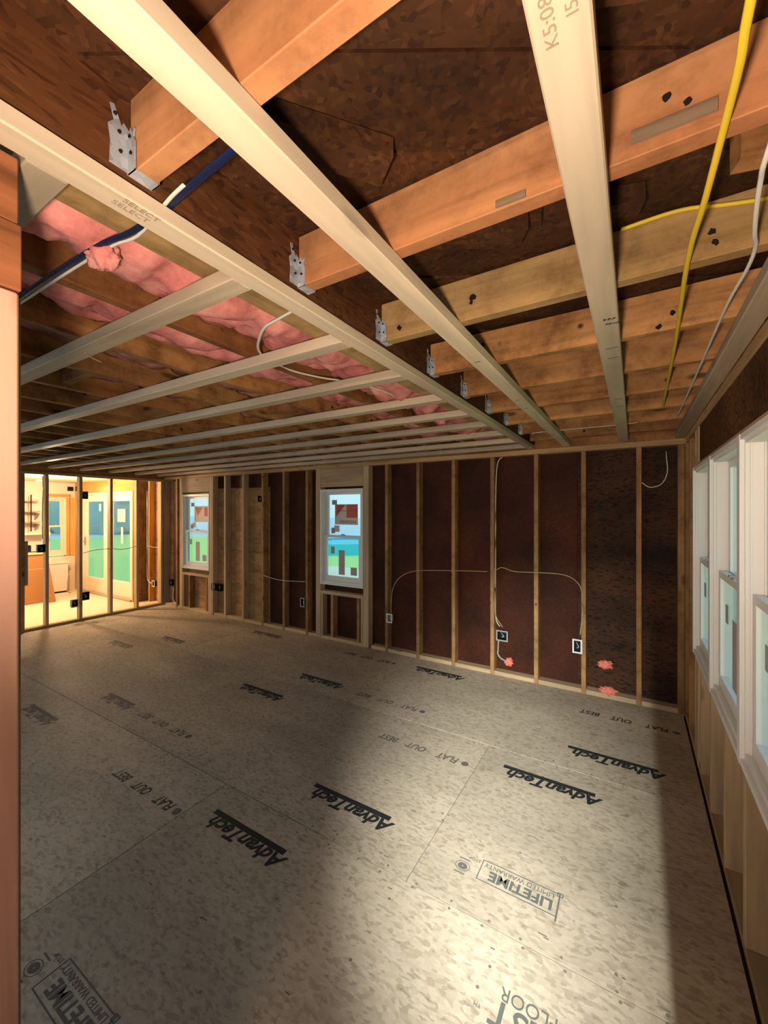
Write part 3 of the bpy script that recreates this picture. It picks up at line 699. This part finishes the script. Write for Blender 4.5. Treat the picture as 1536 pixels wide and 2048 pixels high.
# ---- joist hangers
def hanger(y, label):
    e = empty('joist_hanger', (-0.80, y, JB)); tag(e, label, 'joist hanger', 'joist hangers on the dark beam')
    bm = bmesh.new()                                                 # seat and near cheek folded out of one sheet
    boxbm(bm, (0.0, -0.003, -0.003), (0.026, 0.043, -0.0005))
    prism(bm, [(0.0015, -0.003), (0.026, -0.003), (0.026, 0.05), (0.021, 0.060), (0.025, 0.073), (0.017, 0.068), (0.011, 0.080), (0.006, 0.070), (0.0015, 0.076)], 1, -0.0032, -0.0006)
    prism(bm, [(0.0015, -0.003), (0.026, -0.003), (0.026, 0.07), (0.017, 0.078), (0.0015, 0.078)], 1, 0.0408, 0.0432)
    link2 = bmobj('strap_cup', bm, M_GALV, e, e.location)
    bm = bmesh.new()                                                 # face flange on the beam
    prism(bm, [(-0.034, 0.0), (-0.001, 0.0), (-0.001, 0.078), (-0.010, 0.086), (-0.014, 0.078), (-0.026, 0.108), (-0.033, 0.106), (-0.026, 0.080), (-0.036, 0.068), (-0.032, 0.04)], 0, 0.0005, 0.003)
    bmobj('flange', bm, M_GALV, e, e.location)
    bm = bmesh.new()
    for yy, zz in ((-0.025, 0.092), (-0.018, 0.064), (-0.016, 0.03)):
        bmesh.ops.create_cone(bm, cap_ends=True, segments=8, radius1=.0035, radius2=.0025, depth=.003,
                              matrix=Matrix.Translation((0.0045, yy, zz)) @ Matrix.Rotation(PI/2, 4, 'Y'))
    for xx, zz in ((0.012, 0.062), (0.016, 0.030)):
        bmesh.ops.create_cone(bm, cap_ends=True, segments=8, radius1=.0035, radius2=.0025, depth=.003,
                              matrix=Matrix.Translation((xx, -0.0045, zz)) @ Matrix.Rotation(-PI/2, 4, 'X'))
    bmobj('nail_heads', bm, M_DARK, e, e.location)['kind'] = 'stuff'
HL = ['large galvanized joist hanger at top left, nearest the camera, below the dark beam face',
      'galvanized joist hanger at the end of the orange joist, second nearest the camera',
      'galvanized joist hanger at the end of the pale tan joist with a round knot',
      'galvanized joist hanger fourth from the camera, between the two pale straps',
      'galvanized joist hanger fifth from the camera, half shaded beside a green stain',
      'small galvanized joist hanger sixth from the camera', 'small galvanized joist hanger seventh from the camera',
      'tiny galvanized joist hanger close to the back wall']
for y, lb in zip(JY[1:9], HL): hanger(y, lb)

# ---- insulation batts, each its own object, sagging between the left joists
def batt(i, x0, x1, y0, y1, sag, mat, label, seed, holes=0.0):
    nx, ny = 16, max(14, int((y1-y0)*40)); bm = bmesh.new(); g = []
    zt = JT-0.004
    for a in range(ny+1):
        row = []
        for b in range(nx+1):
            u = b/nx; y = y0+(y1-y0)*a/ny; x = x0+(x1-x0)*u
            n1 = noise.fractal(Vector((x*4+seed, y*3.2, seed*.7)), 1.0, 2.0, 5)
            n2 = noise.noise(Vector((x*14, y*11+seed, seed)))
            ed = min(a, ny-a)/3.0; ed = min(1.0, ed)
            d = (sag*(0.55+0.45*math.sin(PI*u)) + 0.040*n1 + 0.014*abs(n2) - 0.040*max(0.0, 1-4.0*abs(noise.noise(Vector((x*6+seed, y*4.5, 2.0)))))**1.5)*ed + 0.004
            row.append(bm.verts.new((x-x0, y-y0, -max(0.003, d))))
        g.append(row)
    for a in range(ny):
        for b in range(nx): bm.faces.new((g[a][b], g[a][b+1], g[a+1][b+1], g[a+1][b]))
    top = [[bm.verts.new((v.co.x, v.co.y, 0)) for v in (r[0], r[-1])] for r in g]
    for a in range(ny):
        bm.faces.new((g[a][0], g[a+1][0], top[a+1][0], top[a][0])); bm.faces.new((g[a][-1], top[a][1], top[a+1][1], g[a+1][-1]))
        bm.faces.new((top[a][0], top[a+1][0], top[a+1][1], top[a][1]))
    for a in (0, ny):
        f = g[a]+[top[a][1], top[a][0]]; bm.faces.new(f if a == 0 else f[::-1])
    o = bmobj('insulation_batt', bm, mat, None, (x0, y0, zt), smooth=True); tag(o, label, 'insulation', 'insulation batts above the straps'); return o
bays = [(-0.992, lx[0]+0.041)] + [(a, b+0.041) for a, b in zip(lx, lx[1:])]
BL = ['bright pink glass wool batt right beside the long left strap', 'pink glass wool batt in the second joist bay from the long left strap',
      'dull pink wool batt in the third joist bay from the long left strap', 'dull wool batt in the fourth joist bay from the long left strap',
      'dull wool batt in the fifth joist bay from the long left strap', 'dull wool batt in the sixth joist bay from the long left strap',
      'dull wool batt in the seventh joist bay from the long left strap', 'dull wool batt in the eighth joist bay from the long left strap',
      'dull wool batt in the ninth joist bay from the long left strap']
for i in range(9):
    xa, xb = bays[i]
    x0, x1 = xb+0.001, xa-0.001
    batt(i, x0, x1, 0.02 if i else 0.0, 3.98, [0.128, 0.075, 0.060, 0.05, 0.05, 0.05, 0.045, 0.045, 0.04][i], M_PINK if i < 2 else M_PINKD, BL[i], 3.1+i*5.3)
# torn lump hanging at the navy cable and a tuft further back
def lump(name, loc, r, mat, label, cat, seed, stretch=(1, 1, 1), parent=None, amp=.35, freq=2.2):
    bm = bmesh.new(); bmesh.ops.create_icosphere(bm, subdivisions=4, radius=1.0)
    for v in bm.verts:
        n = v.co.normalized(); k = 1+amp*noise.fractal(n*freq+Vector((seed, 0, 0)), 1.0, 2.0, 4)
        v.co = Vector((n.x*r*stretch[0], n.y*r*stretch[1], n.z*r*stretch[2]))*k
    o = bmobj(name, bm, mat, parent, loc, smooth=True)
    if label: tag(o, label, cat)
    return o
lump('wool_tuft', (-1.10, 0.487, 2.258), 0.045, M_PINK, 'torn peach pink wool tuft wrapped round the navy cable', 'insulation', 2.0, (1.0, .7, .8))
lump('wool_tuft', (-1.09, 2.50, 2.255), 0.045, M_PINK, 'small pink wool tuft drooping between two far cross straps', 'insulation', 7.0, (1, 1, 1.1))

# ================================================================== CABLES
cable('cable', [(0.125, -0.35, 2.25), (0.116, 0.3, 2.251), (0.120, 0.647, 2.249), (0.124, 0.733, 2.249), (0.124, 0.846, 2.2525), (0.119, 1.016, 2.245), (0.113, 1.262, 2.2515), (0.128, 1.795, 2.2505), (0.137, 2.327, 2.251), (0.143, 2.80, 2.251), (0.150, 3.0, 2.26), (0.152, 3.12, 2.30)],
      0.0062, 0.004, M_YCAB, 'long flat yellow cable stapled along under the joists')
cable('cable', [(0.205, 0.70, 2.30), (0.195, 0.937, 2.247), (0.200, 1.008, 2.246), (0.212, 1.104, 2.244), (0.228, 1.202, 2.246), (0.243, 1.273, 2.2525), (0.246, 1.368, 2.250), (0.237, 1.569, 2.249), (0.239, 1.915, 2.2515), (0.242, 2.481, 2.2515), (0.241, 3.30, 2.251), (0.241, 3.39, 2.27)],
      0.0046, 0.003, M_WCAB, 'grey white cable bending along the ceiling near the window wall')
cable('cable', [(-0.03, 1.268, 2.388), (0.06, 1.268, 2.392), (0.119, 1.270, 2.389), (0.177, 1.272, 2.375), (0.233, 1.272, 2.363), (0.264, 1.272, 2.358), (0.43, 1.272, 2.34)],
      0.005, 0.006, M_YCAB, 'short yellow cable running on the side of the pale tan joist', up=(0, 1, 0))
cable('cable', [(-0.70, 3.40, 2.25), (-0.627, 3.40, 2.2535), (-0.401, 3.402, 2.2535), (-0.101, 3.403, 2.2535), (0.02, 3.40, 2.256)], 0.004, 0.003, M_WCAB, 'thin white cable crossing under the joists near the back wall')
cable('cable', [(-1.75, 0.450, 2.249), (-1.52, 0.453, 2.249), (-1.315, 0.456, 2.250), (-1.12, 0.462, 2.252), (-1.031, 0.468, 2.253), (-0.955, 0.480, 2.2540), (-0.829, 0.480, 2.2540), (-0.777, 0.476, 2.2540), (-0.693, 0.470, 2.2545), (-0.62, 0.466, 2.2555), (-0.53, 0.464, 2.2585)],
      0.0085, 0.0025, M_BCAB, 'flat navy blue cable across the upper left bay under the pink wool')
cable('cable', [(-1.75, 0.464, 2.249), (-1.52, 0.467, 2.249), (-1.315, 0.470, 2.250), (-1.12, 0.476, 2.252), (-1.031, 0.482, 2.253), (-0.955, 0.494, 2.2540), (-0.829, 0.474, 2.2525), (-0.777, 0.466, 2.2525), (-0.73, 0.462, 2.253)],
      0.004, 0.0022, M_WCAB, 'thin white cable lying against the navy blue cable')
cable('cable', [(-0.875, 0.932, 2.258), (-0.986, 0.945, 2.252), (-1.055, 0.955, 2.247), (-1.146, 1.01, 2.245), (-1.238, 1.09, 2.252), (-1.304, 1.20, 2.262), (-1.313, 1.335, 2.262), (-1.265, 1.482, 2.262), (-1.187, 1.615, 2.262), (-1.13, 1.801, 2.262), (-1.118, 2.01, 2.262), (-1.11, 2.2, 2.27)],
      0.005, 0.004, M_WCAB, 'looping white cable hanging below the bright pink wool')
YW = YB-0.006
def wallcable(P, mat, label, r=0.004, dy=0.0): cable('cable', [(x, YW+dy, z) for x, z in P], r, r, mat, label)
wallcable([(-2.374, 0.46), (-2.372, 0.606), (-2.347, 0.752), (-2.262, 0.874), (-2.072, 0.962), (-1.657, 1.0), (-1.255, 1.021)], M_TCAB, 'tan cable curving from the outlet box right of the back window to the middle stud')
wallcable([(-1.165, 1.043), (-1.106, 1.072), (-0.985, 1.042), (-0.755, 1.05), (-0.538, 1.045), (-0.435, 0.986), (-0.398, 0.9), (-0.394, 0.722), (-0.412, 0.52)], M_TCAB, 'yellowish cable arching from the middle stud to the white rimmed outlet box')
wallcable([(-1.105, 2.16), (-1.155, 2.084), (-1.172, 1.737), (-1.172, 1.241), (-1.175, 0.62), (-1.13, 0.487)], M_WCAB, 'pale cable pair running down the middle stud of the back wall', 0.005, 0.002)
wallcable([(-1.178, 1.06), (-1.178, 0.70), (-1.165, 0.58), (-1.10, 0.487)], M_TCAB, 'tan cable dropping into the double outlet box', 0.004, -0.004)
cable('cable', [(0.224, 4.08, 2.12), (0.224, 4.03, 2.064), (0.229, 4.015, 1.942), (0.190, 4.015, 1.85), (0.111, 4.02, 1.825), (0.056, 4.03, 1.867)], 0.004, 0.004, M_WCAB, 'white cable looping out of the sheathing in the upper right corner')
wallcable([(-4.47, 0.72), (-4.43, 0.708), (-4.155, 0.677), (-3.785, 0.69), (-3.69, 0.70)], M_WCAB, 'thin white cable between studs left of the back window', 0.004)
cable('cable', [(-7.45, 4.02, 1.0), (-7.2, 4.02, 0.98), (-6.99, 4.0, 1.02)], 0.004, 0.004, M_WCAB, 'short white cable end beyond the corner stud')
cable('cable', [(-6.70, 4.05, 0.31), (-6.715, 4.05, 0.15), (-6.68, 4.05, 0.075), (-6.56, 4.05, 0.06)], 0.005, 0.005, M_WCAB, 'pale cable drooping to the plate left of the far window')
cable('cable', [(-7.43, 4.0, 1.98), (-7.43, 4.0, 0.7), (-7.42, 4.0, 0.42), (-7.36, 4.0, 0.36), (-7.27, 4.0, 0.345)], 0.008, 0.006, M_WCAB, 'white cable hanging down into the outlet box beyond the open studs')
cable('cable', [(XP+0.008, 2.80, 1.0), (XP+0.008, 2.95, 1.035), (XP+0.008, 3.16, 1.04), (XP+0.008, 3.21, 1.035), (XP+0.008, 3.36, 1.015), (XP+0.008, 3.57, 1.045), (XP+0.004, 3.63, 1.05)], 0.005, 0.005, M_TCAB, 'dark cable strung through the open studs in front of the patio door')
cable('cable', [(-9.45, 3.60, 0.02), (-9.30, 3.50, 0.10), (-9.05, 3.42, 0.38), (-9.0, 3.43, 0.5), (-9.03, 3.45, 0.0)][:4], 0.010, 0.010, M_TCAB, 'tan hose lying in the kitchen corner')
cable('cable', [(XP-0.045, 2.34, 2.11), (XP-0.045, 2.345, 1.9), (XP-0.045, 2.335, 1.5), (XP-0.045, 2.34, 1.24)], 0.006, 0.006, M_WCAB, 'white cable running down the second open stud to its black box')

# ================================================================== ELECTRICAL BOXES
def ebox(center, size, axis, rim, label, body=M_BLACK, rimmat=M_GREYP):
    """open device box; axis = direction of its open face (0 = +X, 1 = -Y)"""
    e = empty('outlet_box', center); tag(e, label, 'outlet box', 'electrical boxes on the studs')
    w, h, d = size; t = 0.004
    bm = bmesh.new()
    def bb(lo, hi):
        if axis == 1: boxbm(bm, lo, hi)
        else: boxbm(bm, (-hi[1], lo[0], lo[2]), (-lo[1], hi[0], hi[2]))
    bb((-w/2, 0, -h/2), (w/2, t, h/2)) if False else None
    bb((-w/2, 0.004, -h/2), (-w/2+t, d, h/2)); bb((w/2-t, 0.004, -h/2), (w/2, d, h/2))
    bb((-w/2, 0.004, h/2-t), (w/2, d, h/2)); bb((-w/2, 0.004, -h/2), (w/2, d, -h/2+t)); bb((-w/2, d-t, -h/2), (w/2, d, h/2))
    bmobj('box_shell', bm, body, e, center)
    if rim:
        bm = bmesh.new(); r = 0.010
        bb((-w/2-r, -0.002, -h/2-r), (-w/2+.003, 0.004, h/2+r)); bb((w/2-.003, -0.002, -h/2-r), (w/2+r, 0.004, h/2+r))
        bb((-w/2+.003, -0.002, h/2-.003), (w/2-.003, 0.004, h/2+r)); bb((-w/2+.003, -0.002, -h/2-r), (w/2-.003, 0.004, -h/2+.003))
        bmobj('rim', bm, rimmat, e, center)
    bm = bmesh.new()                                                 # curled wire ends
    pts = [(-w*.2, d*.8, h*.2), (0, d*.35, h*.1), (w*.15, d*.3, -h*.1), (-w*.1, d*.4, -h*.2)]
    if axis == 0: pts = [(-p[1], p[0], p[2]) for p in pts]
    tubebm(bm, smoothpath(pts), .003, .003); bmobj('wire_end', bm, M_WCAB, e, center)
    return e
YF = YB-0.010
ebox((-2.398, YF, 0.395), (0.055, 0.085, 0.05), 1, True, 'pale rimmed outlet box on the first stud right of the back window', rimmat=M_WHITE, body=M_GREYP)
ebox((-1.108, YF, 0.40), (0.095, 0.085, 0.055), 1, True, 'grey double outlet box above the orange foam on the middle stud')
ebox((-0.435, YF, 0.415), (0.060, 0.105, 0.055), 1, True, 'black outlet box with white rim, rightmost on the back wall', rimmat=M_WHITE)
ebox((-3.735, YF, 0.42), (0.055, 0.10, 0.05), 1, True, 'black outlet box left of the back window post')
ebox((-5.60, YF, 0.44), (0.10, 0.10, 0.055), 1, False, 'black outlet box just right of the far window')
ebox((-5.47, YF, 0.44), (0.08, 0.11, 0.055), 1, False, 'black outlet box beside the other one right of the far window')
ebox((-4.565, YF, 1.80), (0.055, 0.09, 0.05), 1, False, 'small black box high on a stud between the two back windows')
ebox((-6.76, YF, 0.40), (0.06, 0.11, 0.05), 1, False, 'black outlet box left of the far window')
ebox((-7.22, 3.99, 0.345), (0.06, 0.09, 0.05), 1, True, 'white rimmed outlet box beyond the open stud wall', rimmat=M_WALLW)
ebox((XP+0.004, 2.312, 1.11), (0.085, 0.11, 0.055), 0, False, 'black switch box on the second open stud')
ebox((XP+0.004, 2.84, 1.86), (0.07, 0.11, 0.055), 0, False, 'black box high on the third open stud')
ebox((XP+0.004, 2.845, 0.36), (0.095, 0.12, 0.055), 0, False, 'black outlet box low on the right of the third open stud')
ebox((XP+0.004, 2.705, 0.28), (0.08, 0.10, 0.055), 0, True, 'pale rimmed outlet box low on the left of the third open stud', rimmat=M_WALLW)
tag(cable('conduit', [(-1.145, YF+0.01, 0.345), (-1.149, YF+0.01, 0.25), (-1.148, YF, 0.22), (-1.120, YF, 0.18), (-1.062, YF+0.02, 0.148)], 0.008, 0.008, M_GREYP), 'grey conduit elbow below the double outlet box', 'conduit')
# foam blobs
def foam(loc, r, label, st, seed):
    lump('foam_blob', loc, r, M_FOAM, label, 'foam', seed, st, amp=.55, freq=2.8)
foam((-1.050, YB+0.02, 0.145), 0.036, 'orange pink foam blob at the end of the grey conduit', (1, .7, 1), 1.0)
foam((-0.215, YB+0.055, 0.272), 0.043, 'orange pink foam blob on the sheathing at the right, above another', (1.25, .8, .85), 5.0)
foam((-0.195, YB+0.02, 0.060), 0.043, 'orange pink foam blob lying on the bottom plate at the right', (1.45, .7, .75), 9.0)

# ================================================================== KITCHEN THINGS
cab = empty('base_cabinet', (-8.95, 2.86, 0)); tag(cab, 'brown kitchen cabinet end with a cream counter edge, beyond the open studs', 'cabinet')
box('cabinet_body', (-9.55, 2.58, 0.0), (-8.95, 3.02, 0.855), M_CARD, cab, bev=.003)
box('corner_trim', (-8.952, 3.015, 0.0), (-8.94, 3.06, 0.87), M_CARDL, cab)
box('countertop', (-9.56, 2.55, 0.858), (-8.93, 3.06, 0.89), M_CARDL, cab, bev=.003)
box('panel_joint', (-8.951, 2.70, 0.60), (-8.9485, 3.01, 0.607), M_CARDL, cab)
km = empty('coffee_maker', (-9.1, 2.83, 0.891)); tag(km, 'small black appliance standing on the kitchen counter', 'appliance')
box('appliance_body', (-9.17, 2.79, 0.892), (-9.06, 2.87, 1.02), M_BLACK, km, bev=.008); box('appliance_tray', (-9.20, 2.78, 0.891), (-9.02, 3.0, 0.905), M_INKF, km)
bt = lump('cleaning_rag', (-9.2, 2.80, 1.045), 0.05, M_WHITE, 'crumpled white rag on the black appliance', 'cloth', 4.0, (1, 1.2, .6))
ch = empty('white_chest', (-9.72, 3.5, 0)); tag(ch, 'low white cabinet under the kitchen window', 'cabinet')
box('chest_body', (-9.895, 3.30, 0.03), (-9.70, 3.66, 0.575), M_WALLW, ch, bev=.004); box('chest_top', (-9.895, 3.29, 0.577), (-9.69, 3.67, 0.635), M_DOORW, ch, bev=.004)
box('toe_kick', (-9.88, 3.32, 0.0), (-9.72, 3.64, 0.029), M_BLACK, ch)
bm = bmesh.new()
prism(bm, [(3.02, 0.0), (3.15, 0.0), (3.05, 0.66), (3.03, 0.90), (3.005, 0.90)], 0, -8.87, -8.83)
tag(bmobj('leaning_board', bm, M_CARD, None), 'brown board leaning beside the cabinet, seen through the open studs', 'board')
sh = empty('wall_shelf', (-9.9, 3.1, 1.2)); tag(sh, 'stepped wall shelves with a black rail on the kitchen wall', 'shelf')
for z in (1.60, 1.395): box('shelf_board', (-9.899, 2.95, z), (-9.66, 3.20, z+0.022), M_TILE, sh)
box('shelf_board', (-9.899, 2.95, 1.80), (-9.66, 3.17, 1.822), M_TILE, sh)
box('shelf_board', (-9.899, 2.95, 1.175), (-9.64, 3.35, 1.215), M_DOORW, sh)
box('rail', (-9.66, 3.045, 1.24), (-9.645, 3.062, 1.93), M_BLACK, sh)
for z in (1.58, 1.375): 
    bm = bmesh.new(); prism(bm, [(-9.898, z), (-9.66, z), (-9.898, z-.13)], 1, 3.18, 3.195); bmobj('bracket', bm, M_TILE, sh)
tl = empty('ceiling_light', (-9.45, 3.12, 2.19)); tag(tl, 'glowing round light in the kitchen ceiling', 'ceiling light')
bm = bmesh.new(); bmesh.ops.create_cone(bm, cap_ends=True, segments=20, radius1=.055, radius2=.06, depth=.012); bmobj('diffuser', bm, M_LAMP, tl, (-9.45, 3.12, 2.189))
bm = bmesh.new(); bmesh.ops.create_cone(bm, cap_ends=True, segments=20, radius1=.075, radius2=.075, depth=.006); bmobj('trim_ring', bm, M_WHITE, tl, (-9.45, 3.12, 2.197))

# ================================================================== OUTDOORS
struct(box('floor_lawn', (-35, 4.2, -0.42), (30, 19.5, -0.40), M_GRASS))
struct(box('floor_road', (-140, -40, -0.46), (60, 90, -0.43), M_ROAD))
struct(box('floor_patio', (-11.5, 8.0, -0.40), (-3.0, 11.6, -0.385), M_PATIO))
struct(box('floor_yard', (0.5, -8, -0.42), (30, 4.19, -0.40), M_GRASS))
bm = bmesh.new(); bmesh.ops.create_cone(bm, cap_ends=False, segments=40, radius1=2.3, radius2=2.2, depth=0.5)
pw = empty('paddling_pool', (-12.5, 16.5, -0.4)); tag(pw, 'turquoise round pool on the lawn beyond the back window', 'pool')
bmobj('pool_wall', bm, M_TURQ, pw, (-12.5, 16.5, -0.15))
bm = bmesh.new(); bmesh.ops.create_circle(bm, cap_ends=True, segments=40, radius=2.2); bmobj('pool_water', bm, M_TURQ, pw, (-12.5, 16.5, 0.02))
hs = [(-43, 19.5, 6.6), (-62, 20.5, 8.0), (-31, 27.5, 5.6)]
HN = ['broad teal shrub mass beyond the patio door', 'teal shrub mass beyond the narrow kitchen window', 'shrub mass beyond the far small window of the back wall']
for (x, y, r), lb in zip(hs, HN):
    lump('hedge', (x, y, 1.6), r, M_HEDGE, lb, 'hedge', x, (.9, .7, .62), amp=.2)
